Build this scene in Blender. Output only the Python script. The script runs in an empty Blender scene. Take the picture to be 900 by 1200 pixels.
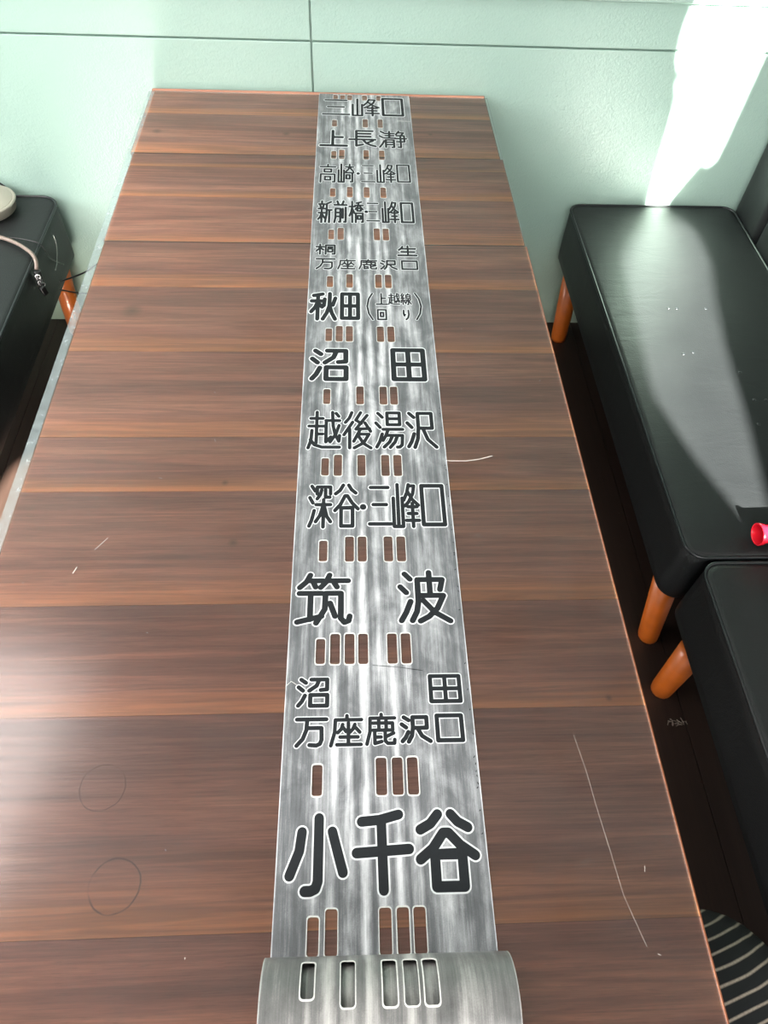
import bpy, bmesh, math, random
from mathutils import Vector, Matrix
from math import pi, sin, cos, radians
random.seed(7)
scene = bpy.context.scene
COL = scene.collection
# ------------------------------------------------------------------ camera
TZ = 0.69            # height of the table tops
RIGHT = (0.998685, -0.035325, 0.037159)
UP = (0.006679, 0.808231, 0.588827)
BACK = (-0.050833, -0.587805, 0.807404)
cam_d = bpy.data.cameras.new('camera'); cam = bpy.data.objects.new('camera', cam_d); COL.objects.link(cam)
m = Matrix([[RIGHT[i], UP[i], BACK[i], 0] for i in range(3)] + [[0, 0, 0, 1]])
cam.matrix_world = Matrix.Translation((0, 0, TZ + .78)) @ m
cam_d.sensor_fit = 'VERTICAL'; cam_d.sensor_height = 36; cam_d.lens = 832 / 1200 * 36
cam_d.clip_start = .02
scene.camera = cam
# ------------------------------------------------------------------ light
scene.view_settings.view_transform = 'Standard'; scene.view_settings.look = 'None'
scene.view_settings.gamma = 1; scene.view_settings.use_curve_mapping = False
scene.view_settings.exposure = 1.5
world = bpy.data.worlds.new('sky'); scene.world = world; world.use_nodes = True
bg = world.node_tree.nodes['Background']
bg.inputs[0].default_value = (.80, .88, 1, 1); bg.inputs[1].default_value = 1.0
SUN_DIR = Vector((-.02, .866, -.50)).normalized()       # the way sunlight travels
sd = bpy.data.lights.new('sun', 'SUN'); sd.energy = 46; sd.angle = radians(.53); sd.color = (1, .96, .88)
so = bpy.data.objects.new('sun', sd); COL.objects.link(so)
so.rotation_euler = SUN_DIR.to_track_quat('-Z', 'Y').to_euler()
def area(name, loc, target, sx, sy, power, color):
    d = bpy.data.lights.new(name, 'AREA'); d.shape = 'RECTANGLE'; d.size = sx; d.size_y = sy
    d.energy = power; d.color = color
    o = bpy.data.objects.new(name, d); COL.objects.link(o); o.location = loc
    o.rotation_euler = (Vector(target) - Vector(loc)).to_track_quat('-Z', 'Y').to_euler()
    return o
area('window_daylight_left', (-2.5, .55, 1.75), (0, .8, .9), 1.5, 1.3, 30, (1, .96, .95))
area('window_daylight_front', (-.1, -1.75, 2.0), (0, 1.2, .6), 2.4, 1.0, 34, (1, .96, .94))
area('ceiling_lamp', (-1.95, 1.0, 2.9), (-1.4, .9, 0), 1.0, 1.3, 20, (1, .93, .9))
# added spot behind the camera, standing in for sun bounced up off the floor
sp = bpy.data.lights.new('left_wall_fill', 'SPOT'); sp.energy = 22; sp.color = (1, .93, .78); sp.shadow_soft_size = .07
sp.spot_size = radians(38); sp.spot_blend = .5
spo = bpy.data.objects.new('left_wall_fill', sp); COL.objects.link(spo); spo.location = (-.62, -1.75, .06)
spo.rotation_euler = (Vector((-.82, 1.8, .72)) - spo.location).to_track_quat('-Z', 'Y').to_euler()

# ------------------------------------------------------------------ materials
MATS = {}
def newmat(name):
    mt = bpy.data.materials.new(name); mt.use_nodes = True
    nt = mt.node_tree; b = nt.nodes['Principled BSDF']
    MATS[name] = mt
    return mt, nt, b
def N(nt, t, **kw):
    n = nt.nodes.new(t)
    for k, v in kw.items():
        if k.startswith('i_'): n.inputs[int(k[2:]) if k[2:].isdigit() else k[2:]].default_value = v
        else: setattr(n, k, v)
    return n
def mixc(nt, fac, a, b, mode='MIX'):
    n = nt.nodes.new('ShaderNodeMix'); n.data_type = 'RGBA'; n.blend_type = mode
    for sock, v in ((n.inputs[0], fac), (n.inputs[6], a), (n.inputs[7], b)):
        if hasattr(v, 'links'): nt.links.new(v, sock)
        else: sock.default_value = v
    return n.outputs[2]
def math_(nt, op, a, b=0.0, clamp=False):
    n = nt.nodes.new('ShaderNodeMath'); n.operation = op; n.use_clamp = clamp
    for sock, v in ((n.inputs[0], a), (n.inputs[1], b)):
        if hasattr(v, 'links'): nt.links.new(v, sock)
        else: sock.default_value = v
    return n.outputs[0]
def ramp(nt, fac, stops):
    n = nt.nodes.new('ShaderNodeValToRGB'); e = n.color_ramp.elements
    while len(e) < len(stops): e.new(.5)
    for el, (p, c) in zip(e, stops):
        el.position = p; el.color = c if len(c) == 4 else (*c, 1)
    nt.links.new(fac, n.inputs[0]); return n.outputs[0]
def mapping(nt, src, scale, loc=(0, 0, 0)):
    n = nt.nodes.new('ShaderNodeMapping'); n.inputs['Scale'].default_value = scale; n.inputs['Location'].default_value = loc
    nt.links.new(src, n.inputs[0]); return n.outputs[0]
def noise(nt, vec, scale, detail=4, rough=.5, dist=0):
    n = nt.nodes.new('ShaderNodeTexNoise'); n.inputs['Scale'].default_value = scale
    n.inputs['Detail'].default_value = detail; n.inputs['Roughness'].default_value = rough; n.inputs['Distortion'].default_value = dist
    nt.links.new(vec, n.inputs['Vector']); return n.outputs[0]
def bump(nt, b, h, strength, dist=.001):
    n = nt.nodes.new('ShaderNodeBump'); n.inputs['Strength'].default_value = strength; n.inputs['Distance'].default_value = dist
    nt.links.new(h, n.inputs['Height']); nt.links.new(n.outputs[0], b.inputs['Normal'])
def srgb(r, g, b):
    f = lambda c: (c / 255 / 12.92) if c <= 10 else ((c / 255 + .055) / 1.055) ** 2.4
    return (f(r), f(g), f(b), 1)
def plain(name, col, rough=.5, metal=0, coat=0, nscale=30, namt=.12, bumpy=0):
    mt, nt, b = newmat(name)
    tc = N(nt, 'ShaderNodeTexCoord')
    f = noise(nt, tc.outputs['Object'], nscale, 5)
    lo = tuple(c * (1 - namt) for c in col[:3]) + (1,); hi = tuple(min(1, c * (1 + namt)) for c in col[:3]) + (1,)
    nt.links.new(mixc(nt, f, lo, hi), b.inputs['Base Color'])
    b.inputs['Roughness'].default_value = rough; b.inputs['Metallic'].default_value = metal
    b.inputs['Coat Weight'].default_value = coat
    if bumpy: bump(nt, b, f, bumpy)
    return mt

def wood_planks():
    mt, nt, b = newmat('walnut_laminate')
    tc = N(nt, 'ShaderNodeTexCoord'); oi = N(nt, 'ShaderNodeObjectInfo'); geo = N(nt, 'ShaderNodeNewGeometry')
    off = N(nt, 'ShaderNodeVectorMath', operation='SCALE'); off.inputs[3].default_value = 37.0
    comb = N(nt, 'ShaderNodeCombineXYZ'); 
    for i in range(3): nt.links.new(oi.outputs['Random'], comb.inputs[i])
    nt.links.new(comb.outputs[0], off.inputs[0])
    add = N(nt, 'ShaderNodeVectorMath', operation='ADD'); nt.links.new(geo.outputs['Position'], add.inputs[0]); nt.links.new(off.outputs[0], add.inputs[1])
    P = add.outputs[0]
    big = noise(nt, mapping(nt, P, (1.6, 13, 1)), 1, 5, .55, 1.0)
    mid = noise(nt, mapping(nt, P, (2.5, 70, 1)), 1, 5, .6, 1.2)
    fine = noise(nt, mapping(nt, P, (14, 520, 1)), 1, 3, .6)
    fib = noise(nt, mapping(nt, P, (60, 900, 1)), 1, 2, .6)
    c1 = ramp(nt, big, [(.30, srgb(184, 122, 100)), (.47, srgb(210, 143, 118)), (.62, srgb(230, 163, 133)), (.75, srgb(198, 134, 112))])
    c2 = mixc(nt, ramp(nt, mid, [(.40, (0, 0, 0)), (.62, (1, 1, 1))]), (.76, .74, .74, 1), (1.10, 1.09, 1.07, 1))
    c = mixc(nt, 1.0, c1, c2, 'MULTIPLY')
    c3 = mixc(nt, ramp(nt, fine, [(.35, (0, 0, 0)), (.65, (1, 1, 1))]), (.86, .85, .85, 1), (1.06, 1.06, 1.06, 1))
    c = mixc(nt, 1.0, c, c3, 'MULTIPLY')
    c4 = mixc(nt, ramp(nt, fib, [(.3, (0, 0, 0)), (.45, (1, 1, 1))]), (.85, .85, .85, 1), (1, 1, 1, 1))
    c = mixc(nt, 1.0, c, c4, 'MULTIPLY')
    # each board of the print has a pale sapwood band along its near side
    sep = N(nt, 'ShaderNodeSeparateXYZ'); nt.links.new(tc.outputs['Generated'], sep.inputs[0])
    gy = math_(nt, 'ADD', sep.outputs[1], math_(nt, 'MULTIPLY', math_(nt, 'SUBTRACT', big, .5), .5))
    light = ramp(nt, gy, [(.0, (1, 1, 1)), (.12, (.6, .6, .6)), (.30, (.0, .0, .0)), (1, (0, 0, 0))])
    c = mixc(nt, light, c, mixc(nt, 1.0, mixc(nt, .6, c2, c3, 'MULTIPLY'), srgb(252, 176, 124), 'MULTIPLY'))
    dark = ramp(nt, gy, [(.72, (0, 0, 0)), (1.05, (.6, .6, .6))])
    c = mixc(nt, dark, c, mixc(nt, 1.0, c, (.78, .76, .78, 1), 'MULTIPLY'))
    hsv = N(nt, 'ShaderNodeHueSaturation'); nt.links.new(c, hsv.inputs['Color'])
    nt.links.new(math_(nt, 'ADD', math_(nt, 'MULTIPLY', oi.outputs['Random'], .22), .88), hsv.inputs['Value'])
    c = hsv.outputs[0]
    # cup rings and small stains, at their places on the table
    wob = noise(nt, geo.outputs['Position'], 60, 2)
    for (x, y, r, w, amt) in ((-.229, .121, .0245, .0013, .95), (-.258, .214, .0235, .0009, .8)):
        d = N(nt, 'ShaderNodeVectorMath', operation='DISTANCE'); nt.links.new(geo.outputs['Position'], d.inputs[0]); d.inputs[1].default_value = (x, y, TZ)
        dd = math_(nt, 'ABSOLUTE', math_(nt, 'SUBTRACT', d.outputs['Value'], math_(nt, 'ADD', r - .0015, math_(nt, 'MULTIPLY', wob, .003))))
        mask = math_(nt, 'SUBTRACT', 1.0, math_(nt, 'DIVIDE', dd, w), True)
        brk = ramp(nt, noise(nt, geo.outputs['Position'], 35, 2), [(.42, (.15, .15, .15)), (.55, (1, 1, 1))])
        mask = math_(nt, 'MULTIPLY', math_(nt, 'MULTIPLY', mask, brk), amt)
        c = mixc(nt, mask, c, srgb(112, 72, 54))
    for (x, y, r) in ((-.41, 1.60, .012), (-.13, 1.60, .010), (.19, 1.61, .007), (-.36, .99, .02), (-.17, .62, .006), (.3, .30, .005), (-.15, .52, .008)):
        d = N(nt, 'ShaderNodeVectorMath', operation='DISTANCE'); nt.links.new(geo.outputs['Position'], d.inputs[0]); d.inputs[1].default_value = (x, y, TZ)
        mask = math_(nt, 'MULTIPLY', math_(nt, 'SUBTRACT', 1.0, math_(nt, 'DIVIDE', d.outputs['Value'], r), True), .6)
        c = mixc(nt, mask, c, srgb(92, 66, 44))
    nt.links.new(c, b.inputs['Base Color'])
    b.inputs['Roughness'].default_value = .42; b.inputs['Specular IOR Level'].default_value = .35
    bump(nt, b, fine, .08, .0005)
    return mt
wood = wood_planks()

def edge_band():
    return plain('wood_edge_band', srgb(124, 70, 38), .5, nscale=80)
band = edge_band()
dark_metal = plain('dark_table_steel', srgb(40, 38, 38), .45, .6)

def vinyl_mat():
    mt, nt, b = newmat('clear_vinyl')
    nt.nodes.remove(b)
    out = nt.nodes['Material Output']
    geo = N(nt, 'ShaderNodeNewGeometry')
    tr = N(nt, 'ShaderNodeBsdfTransparent'); tr.inputs[0].default_value = (.985, .985, .985, 1)
    df = N(nt, 'ShaderNodeBsdfDiffuse'); df.inputs[0].default_value = (.62, .68, .70, 1)
    gl = N(nt, 'ShaderNodeBsdfGlossy'); gl.inputs['Roughness'].default_value = .2
    haze = noise(nt, geo.outputs['Position'], 9, 5, .6)
    scr = noise(nt, mapping(nt, geo.outputs['Position'], (260, 18, 1)), 1, 3, .7)
    hz = math_(nt, 'ADD', math_(nt, 'MULTIPLY', haze, .045), math_(nt, 'MULTIPLY', ramp(nt, scr, [(.68, (0, 0, 0)), (.8, (1, 1, 1))]), .03))
    m1 = N(nt, 'ShaderNodeMixShader'); nt.links.new(hz, m1.inputs[0]); nt.links.new(tr.outputs[0], m1.inputs[1]); nt.links.new(df.outputs[0], m1.inputs[2])
    fr = N(nt, 'ShaderNodeFresnel'); fr.inputs[0].default_value = 1.62
    bp = N(nt, 'ShaderNodeBump'); bp.inputs['Strength'].default_value = .15; bp.inputs['Distance'].default_value = .002
    nt.links.new(noise(nt, geo.outputs['Position'], 14, 3), bp.inputs['Height'])
    nt.links.new(bp.outputs[0], gl.inputs['Normal'])
    m2 = N(nt, 'ShaderNodeMixShader'); nt.links.new(fr.outputs[0], m2.inputs[0]); nt.links.new(m1.outputs[0], m2.inputs[1]); nt.links.new(gl.outputs[0], m2.inputs[2])
    nt.links.new(m2.outputs[0], out.inputs[0])
    return mt
vinyl = vinyl_mat()
def vinyl_edge_mat():
    mt, nt, b = newmat('scuffed_vinyl_margin')
    nt.nodes.remove(b); out = nt.nodes['Material Output']
    geo = N(nt, 'ShaderNodeNewGeometry')
    tr = N(nt, 'ShaderNodeBsdfTransparent'); tr.inputs[0].default_value = (.9, .93, .93, 1)
    pr = N(nt, 'ShaderNodeBsdfPrincipled'); pr.inputs['Base Color'].default_value = (.50, .56, .57, 1); pr.inputs['Roughness'].default_value = .3
    f = noise(nt, mapping(nt, geo.outputs['Position'], (90, 60, 1)), 1, 5, .7)
    fac = ramp(nt, f, [(.35, (.16, .16, .16)), (.60, (.28, .28, .28)), (.74, (.8, .8, .8))])
    m1 = N(nt, 'ShaderNodeMixShader'); nt.links.new(fac, m1.inputs[0]); nt.links.new(tr.outputs[0], m1.inputs[1]); nt.links.new(pr.outputs[0], m1.inputs[2])
    nt.links.new(m1.outputs[0], out.inputs[0]); return mt
vinyl_edge = vinyl_edge_mat()
scratch_m = plain('pale_scratch', (.62, .52, .46, 1), .6)

def sheet_mat(name, back=False):
    mt, nt, b = newmat(name)
    uv = N(nt, 'ShaderNodeUVMap'); uv.uv_map = 'flat'         # u, v in metres along the unrolled strip
    U = uv.outputs[0]
    sep = N(nt, 'ShaderNodeSeparateXYZ'); nt.links.new(U, sep.inputs[0])
    x, y = sep.outputs[0], sep.outputs[1]
    streak = noise(nt, mapping(nt, U, (110, 5, 1)), 1, 5, .65)
    fine = noise(nt, mapping(nt, U, (700, 14, 1)), 1, 3, .7)
    blot = noise(nt, mapping(nt, U, (30, 16, 1)), 1, 6, .65, .4)
    speck = noise(nt, U, 900, 2, .8)
    # worn pale tracks under the columns of punched holes
    wear = None
    for cx_, w, a in ((.0382, .0065, .45), (.0558, .0065, .75), (.0724, .0065, .8), (.0892, .0065, .95), (.107, .007, .55), (.124, .0065, .85), (.1405, .0065, .8), (.170, .016, .40)):
        d = math_(nt, 'ABSOLUTE', math_(nt, 'SUBTRACT', x, cx_))
        k = math_(nt, 'MULTIPLY', math_(nt, 'SUBTRACT', 1.15, math_(nt, 'DIVIDE', d, w), True), a)
        wear = k if wear is None else math_(nt, 'MAXIMUM', wear, k)
    gate = ramp(nt, noise(nt, mapping(nt, U, (60, 9, 1), (3, 1, 0)), 1, 3, .6), [(.33, (.1, .1, .1)), (.58, (1, 1, 1))])
    wear = math_(nt, 'MULTIPLY', wear, gate)
    v = math_(nt, 'ADD', math_(nt, 'MULTIPLY', streak, .52), math_(nt, 'MULTIPLY', blot, .50))
    v = math_(nt, 'ADD', v, math_(nt, 'MULTIPLY', math_(nt, 'SUBTRACT', fine, .5), .22))
    v = math_(nt, 'ADD', v, math_(nt, 'MULTIPLY', math_(nt, 'SUBTRACT', speck, .5), .16))
    v = math_(nt, 'ADD', v, math_(nt, 'MULTIPLY', wear, .31))
    ed = math_(nt, 'MINIMUM', x, math_(nt, 'SUBTRACT', .2124, x))
    edge = math_(nt, 'SUBTRACT', 1.0, math_(nt, 'DIVIDE', ed, .0016), True)
    v = math_(nt, 'ADD', v, math_(nt, 'MULTIPLY', edge, .35))
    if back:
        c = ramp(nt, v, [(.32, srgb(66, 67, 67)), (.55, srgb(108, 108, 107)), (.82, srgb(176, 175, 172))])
    else:
        c = ramp(nt, v, [(.34, srgb(68, 70, 73)), (.50, srgb(104, 106, 109)), (.62, srgb(148, 150, 153)), (.86, srgb(222, 223, 226))])
    nt.links.new(c, b.inputs['Base Color'])
    b.inputs['Roughness'].default_value = .36; b.inputs['Specular IOR Level'].default_value = .5
    bump(nt, b, streak, .10, .001)
    return mt
sheet_m = sheet_mat('worn_grey_film'); sheet_back = sheet_mat('worn_grey_film_back', True)
rim_m = plain('scuffed_white_rim', srgb(206, 206, 202), .6, nscale=400, namt=.3)
ink = plain('charcoal_ink', srgb(30, 33, 36), .6, nscale=300, namt=.25)
ink.node_tree.nodes['Principled BSDF'].inputs['Specular IOR Level'].default_value = .22
halo = plain('pale_letter_outline', srgb(214, 218, 220), .5, nscale=500, namt=.10)

def wall_mat():
    mt, nt, b = newmat('mint_gloss_paint')
    geo = N(nt, 'ShaderNodeNewGeometry')
    P = geo.outputs['Position']
    f = noise(nt, P, 3, 4)
    c = mixc(nt, f, srgb(156, 184, 172), srgb(167, 194, 182))
    sep = N(nt, 'ShaderNodeSeparateXYZ'); nt.links.new(P, sep.inputs[0])
    d1 = math_(nt, 'SUBTRACT', 1.0, math_(nt, 'DIVIDE', math_(nt, 'ADD', sep.outputs[2], math_(nt, 'MULTIPLY', f, .2)), .42), True)
    c = mixc(nt, math_(nt, 'MULTIPLY', d1, .5), c, srgb(178, 178, 145))
    nt.links.new(c, b.inputs['Base Color'])
    b.inputs['Roughness'].default_value = .22; b.inputs['Specular IOR Level'].default_value = .5
    h = math_(nt, 'ADD', math_(nt, 'MULTIPLY', noise(nt, mapping(nt, P, (60, 60, 150)), 1, 5, .6), .6), math_(nt, 'MULTIPLY', noise(nt, P, 200, 3, .5), .6))
    h = math_(nt, 'ADD', h, math_(nt, 'MULTIPLY', noise(nt, mapping(nt, P, (12, 12, 9)), 1, 3), .9))
    bump(nt, b, h, .6, .0022)
    return mt
wall_m = wall_mat()
white_m = plain('white_paint', (.78, .78, .76, 1), .7, nscale=5)
def floor_mat():
    mt, nt, b = newmat('dark_stained_floor')
    geo = N(nt, 'ShaderNodeNewGeometry'); oi = N(nt, 'ShaderNodeObjectInfo'); P = geo.outputs['Position']
    g = noise(nt, mapping(nt, P, (120, 5, 1)), 1, 5, .6, .5)
    c = mixc(nt, g, srgb(30, 21, 18), srgb(54, 40, 33))
    dust = ramp(nt, noise(nt, P, 70, 2, .8), [(.74, (0, 0, 0)), (.80, (1, 1, 1))])
    c = mixc(nt, math_(nt, 'MULTIPLY', dust, .6), c, srgb(150, 140, 130))
    nt.links.new(c, b.inputs['Base Color']); b.inputs['Roughness'].default_value = .4
    bump(nt, b, g, .1)
    return mt
floor_m = floor_mat()
def leather_mat():
    mt, nt, b = newmat('black_leather')
    tc = N(nt, 'ShaderNodeTexCoord'); P = tc.outputs['Object']
    f = noise(nt, P, 7, 4); w = noise(nt, mapping(nt, P, (9, 22, 9)), 1, 5, .6, .8)
    nt.links.new(mixc(nt, f, srgb(12, 14, 16), srgb(22, 25, 26)), b.inputs['Base Color'])
    vor = N(nt, 'ShaderNodeTexVoronoi'); vor.inputs['Scale'].default_value = 330; nt.links.new(P, vor.inputs['Vector'])
    h = math_(nt, 'ADD', math_(nt, 'MULTIPLY', vor.outputs['Distance'], .22), math_(nt, 'MULTIPLY', w, 1.6))
    bump(nt, b, h, .30, .003)
    nt.links.new(math_(nt, 'ADD', math_(nt, 'MULTIPLY', f, .12), .44), b.inputs['Roughness'])
    b.inputs['Specular IOR Level'].default_value = .5
    return mt
leather = leather_mat()
piping_m = plain('black_piping', srgb(26, 30, 32), .3, nscale=60)
legwood = plain('orange_varnished_wood', srgb(196, 98, 28), .35, nscale=22, namt=.25, coat=.3)
red_m = plain('red_plastic', srgb(226, 28, 48), .25, nscale=20, namt=.05)
beige_m = plain('beige_metal', srgb(178, 172, 158), .35, .35, nscale=12)
white_p = plain('white_plastic', srgb(225, 225, 220), .4, nscale=12, namt=.03)
cord_m = plain('taupe_cord', srgb(138, 122, 112), .35, nscale=200, namt=.3)
black_p = plain('black_plastic', srgb(18, 18, 19), .3, nscale=40)
chrome = plain('silver_metal', srgb(190, 190, 190), .25, .9)
def stripe_mat():
    mt, nt, b = newmat('striped_black_fabric')
    tc = N(nt, 'ShaderNodeTexCoord'); sep = N(nt, 'ShaderNodeSeparateXYZ'); 
    wv = N(nt, 'ShaderNodeVectorMath', operation='ADD'); 
    nt.links.new(tc.outputs['Object'], wv.inputs[0])
    nz = N(nt, 'ShaderNodeTexNoise'); nz.inputs['Scale'].default_value = 9; nt.links.new(tc.outputs['Object'], nz.inputs['Vector'])
    sc = N(nt, 'ShaderNodeVectorMath', operation='SCALE'); sc.inputs[3].default_value = .012; nt.links.new(nz.outputs['Color'], sc.inputs[0])
    nt.links.new(sc.outputs[0], wv.inputs[1]); nt.links.new(wv.outputs[0], sep.inputs[0])
    # stripes woven across the fabric, in the cover's own coordinates
    t = math_(nt, 'ADD', math_(nt, 'MULTIPLY', sep.outputs[1], 62.0), math_(nt, 'MULTIPLY', sep.outputs[0], -22.0))
    fr = math_(nt, 'FRACT', t)
    d = math_(nt, 'ABSOLUTE', math_(nt, 'SUBTRACT', fr, .5))
    k = math_(nt, 'SUBTRACT', 1.25, math_(nt, 'DIVIDE', d, .11), True)
    wvn = noise(nt, tc.outputs['Object'], 500, 2)
    c = mixc(nt, math_(nt, 'MULTIPLY', k, math_(nt, 'ADD', wvn, .4)), srgb(16, 18, 21), srgb(170, 156, 142))
    nt.links.new(c, b.inputs['Base Color']); b.inputs['Roughness'].default_value = .9
    bump(nt, b, wvn, .3)
    return mt
stripe_m = stripe_mat()

# ------------------------------------------------------------------ helpers
def link(name, me_or_bm, mats=None, parent=None, smooth=False):
    if isinstance(me_or_bm, bmesh.types.BMesh):
        me = bpy.data.meshes.new(name); me_or_bm.to_mesh(me); me_or_bm.free()
    else: me = me_or_bm
    if mats is not None:
        for mm in (mats if isinstance(mats, (list, tuple)) else [mats]): me.materials.append(mm)
    if smooth:
        for p in me.polygons: p.use_smooth = True
    o = bpy.data.objects.new(name, me); COL.objects.link(o)
    if parent: o.parent = parent
    return o
def tag(o, label, cat, group=None):
    o['label'] = label; o['category'] = cat
    if group: o['group'] = group
    return o
def structure(o): o['kind'] = 'structure'; return o
def thing(name, loc, label, cat, group=None):
    o = bpy.data.objects.new(name, None); COL.objects.link(o); o.location = loc
    o.empty_display_size = .05
    return tag(o, label, cat, group)
def place(o, loc):            # geometry given in world coordinates, origin moved to loc (relative to the parent's origin)
    return o
def box_bm(x0, x1, y0, y1, z0, z1, bevel=0, seg=2, bm=None):
    own = bm is None
    if own: bm = bmesh.new()
    r = bmesh.ops.create_cube(bm, size=1)
    for v in r['verts']:
        v.co = Vector(((x0 + x1) / 2 + v.co.x * (x1 - x0), (y0 + y1) / 2 + v.co.y * (y1 - y0), (z0 + z1) / 2 + v.co.z * (z1 - z0)))
    if bevel:
        es = {e for v in r['verts'] for e in v.link_edges}
        bmesh.ops.bevel(bm, geom=list(es), offset=bevel, segments=seg, affect='EDGES', profile=.5)
    return bm
def tube_bm(pts, rad, sides=10, closed=False, bm=None, cap=True):
    if bm is None: bm = bmesh.new()
    pts = [Vector(p) for p in pts]; n = len(pts); rings = []
    rads = rad if isinstance(rad, (list, tuple)) else [rad] * n
    up = None
    for i, p in enumerate(pts):
        a = pts[(i - 1) % n] if (closed or i) else p; b = pts[(i + 1) % n] if (closed or i < n - 1) else p
        t = (b - a).normalized()
        if up is None: up = t.orthogonal().normalized()
        up = (up - t * up.dot(t)).normalized(); s = t.cross(up)
        rings.append([bm.verts.new(p + (up * cos(2 * pi * k / sides) + s * sin(2 * pi * k / sides)) * rads[i]) for k in range(sides)])
    for i in range(n if closed else n - 1):
        A, B = rings[i], rings[(i + 1) % n]
        if closed and i == n - 1:
            best = min(range(sides), key=lambda k: (A[0].co - B[k].co).length)
            B = B[best:] + B[:best]
        for k in range(sides): bm.faces.new((A[k], A[(k + 1) % sides], B[(k + 1) % sides], B[k]))
    if cap and not closed: bm.faces.new(rings[0][::-1]); bm.faces.new(rings[-1])
    bmesh.ops.recalc_face_normals(bm, faces=bm.faces)
    return bm
def smooth_path(pts, n=8):
    pts = [Vector(p) for p in pts]; out = []
    P = [pts[0]] + pts + [pts[-1]]
    for i in range(1, len(P) - 2):
        for k in range(n):
            t = k / n; a, b, c, d = P[i - 1], P[i], P[i + 1], P[i + 2]
            out.append(.5 * ((2 * b) + (c - a) * t + (2 * a - 5 * b + 4 * c - d) * t * t + (3 * b - a - 3 * c + d) * t ** 3))
    out.append(pts[-1]); return out
def rrect(x0, x1, y0, y1, r, seg=6):
    out = []
    for (cx_, cy_, a0) in ((x1 - r, y1 - r, 0), (x0 + r, y1 - r, 90), (x0 + r, y0 + r, 180), (x1 - r, y0 + r, 270)):
        for k in range(seg + 1):
            a = radians(a0 + 90 * k / seg); out.append((cx_ + r * cos(a), cy_ + r * sin(a)))
    return out
def loft_bm(rings, cap0=True, cap1=True, bm=None):
    if bm is None: bm = bmesh.new()
    R = [[bm.verts.new(p) for p in ring] for ring in rings]; n = len(R[0])
    for A, B in zip(R, R[1:]):
        for k in range(n): bm.faces.new((A[k], A[(k + 1) % n], B[(k + 1) % n], B[k]))
    if cap0: bm.faces.new(R[0][::-1])
    if cap1: bm.faces.new(R[-1])
    bmesh.ops.recalc_face_normals(bm, faces=bm.faces)
    return bm
def curve_fill(polys, extrude=0):
    """flat filled outline with holes; polys[0] is the outside"""
    cu = bpy.data.curves.new('outline', 'CURVE'); cu.dimensions = '2D'; cu.fill_mode = 'BOTH'; cu.extrude = extrude
    if not extrude: cu.fill_mode = 'FRONT'
    for poly in polys:
        sp = cu.splines.new('POLY'); sp.points.add(len(poly) - 1)
        for q, (x, y) in zip(sp.points, poly): q.co = (x, y, 0, 1)
        sp.use_cyclic_u = True
    o = bpy.data.objects.new('outline', cu)
    me = bpy.data.meshes.new_from_object(o)
    bpy.data.objects.remove(o); bpy.data.curves.remove(cu)
    return me

# ------------------------------------------------------------------ the room
WY = 1.82
XL, XR, YF, ZC = -2.7, 2.2, -1.9, 3.4
wb = structure(link('wall_back', box_bm(XL, XR, WY + .012, WY + .1, 0, ZC), wall_m))
jx, jz = -.076, .7905          # the joints of the boards
g = .0022
for (x0, x1, z0, z1) in ((XL, jx - g, .001, jz - g), (jx + g, XR, .001, jz - g), (XL, jx - g, jz + g, .8865), (jx + g, XR, jz + g, .8865)):
    link('panel', box_bm(x0, x1, WY, WY + .0118, z0, z1, .0012, 2), wall_m, wb)
structure(link('trim_1', box_bm(XL, XR, WY - .014, WY + .0115, .8875, .935, .005, 3), wall_m))
link('panel', box_bm(XL, XR, WY, WY + .0118, .936, ZC - .002, .0015, 2), wall_m, wb)
fl = structure(link('floor', box_bm(XL, XR, YF, WY + .1, -.08, -.006), floor_m))
bw = .095; x = XL
proto = None
while x < XR - .02:
    if proto is None:
        proto = link('floor_board', box_bm(0, bw - .0015, YF, WY, -.0059, 0), floor_m, fl); o = proto
    else:
        o = proto.copy(); COL.objects.link(o)
    o.location = (x, 0, 0); x += bw
ceil_m = plain('grey_ceiling_paint', (.36, .35, .33, 1), .8, nscale=5)
structure(link('ceiling', box_bm(XL, XR, YF, WY + .1, ZC, ZC + .08), ceil_m))
# right wall
structure(link('wall_right', box_bm(XR, XR + .1, YF, WY + .1, -.08, ZC + .08), white_m))
# left wall with a broad window opening
me = curve_fill([[(YF, 0), (WY + .1, 0), (WY + .1, ZC), (YF, ZC)], [(-.25, 1.05), (1.35, 1.05), (1.35, 2.4), (-.25, 2.4)]], .05)
wl = link('wall_left', me, white_m); structure(wl)
wl.matrix_world = Matrix(((0, 0, 1, XL - .05), (1, 0, 0, 0), (0, 1, 0, 0), (0, 0, 0, 1)))
# unseen front wall (behind the camera): openings cut to shape the sun patches
def back_proj(p):             # where the sun ray that ends at p passes the front wall
    p = Vector(p); t = (p.y - YF) / SUN_DIR.y
    q = p - SUN_DIR * t; return (q.x, q.z)
patch = [(.845, .40), (.835, .50), (.828, .62), (.822, .70), (.806, .722), (.803, .742), (.818, .752), (.815, .760), (.801, .757), (.792, .775), (.787, .80), (.783, .84), (.79, .95), (.985, .95), (.978, .83), (.970, .60), (.966, .536), (.955, .530), (.945, .541), (.934, .540), (.915, .50), (.885, .43), (.88, .40)]
hole1 = [back_proj((x, WY, z)) for x, z in patch]
hole3 = [back_proj((x, y, .414)) for x, y in ((.83, 1.78), (.76, 1.70), (.70, 1.60), (.675, 1.35), (.65, 1.09), (.69, .90), (.74, .75), (.79, .76), (.83, 1.0), (.86, 1.24), (.89, 1.40), (.923, 1.54), (.932, 1.70), (.91, 1.78))]
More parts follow.
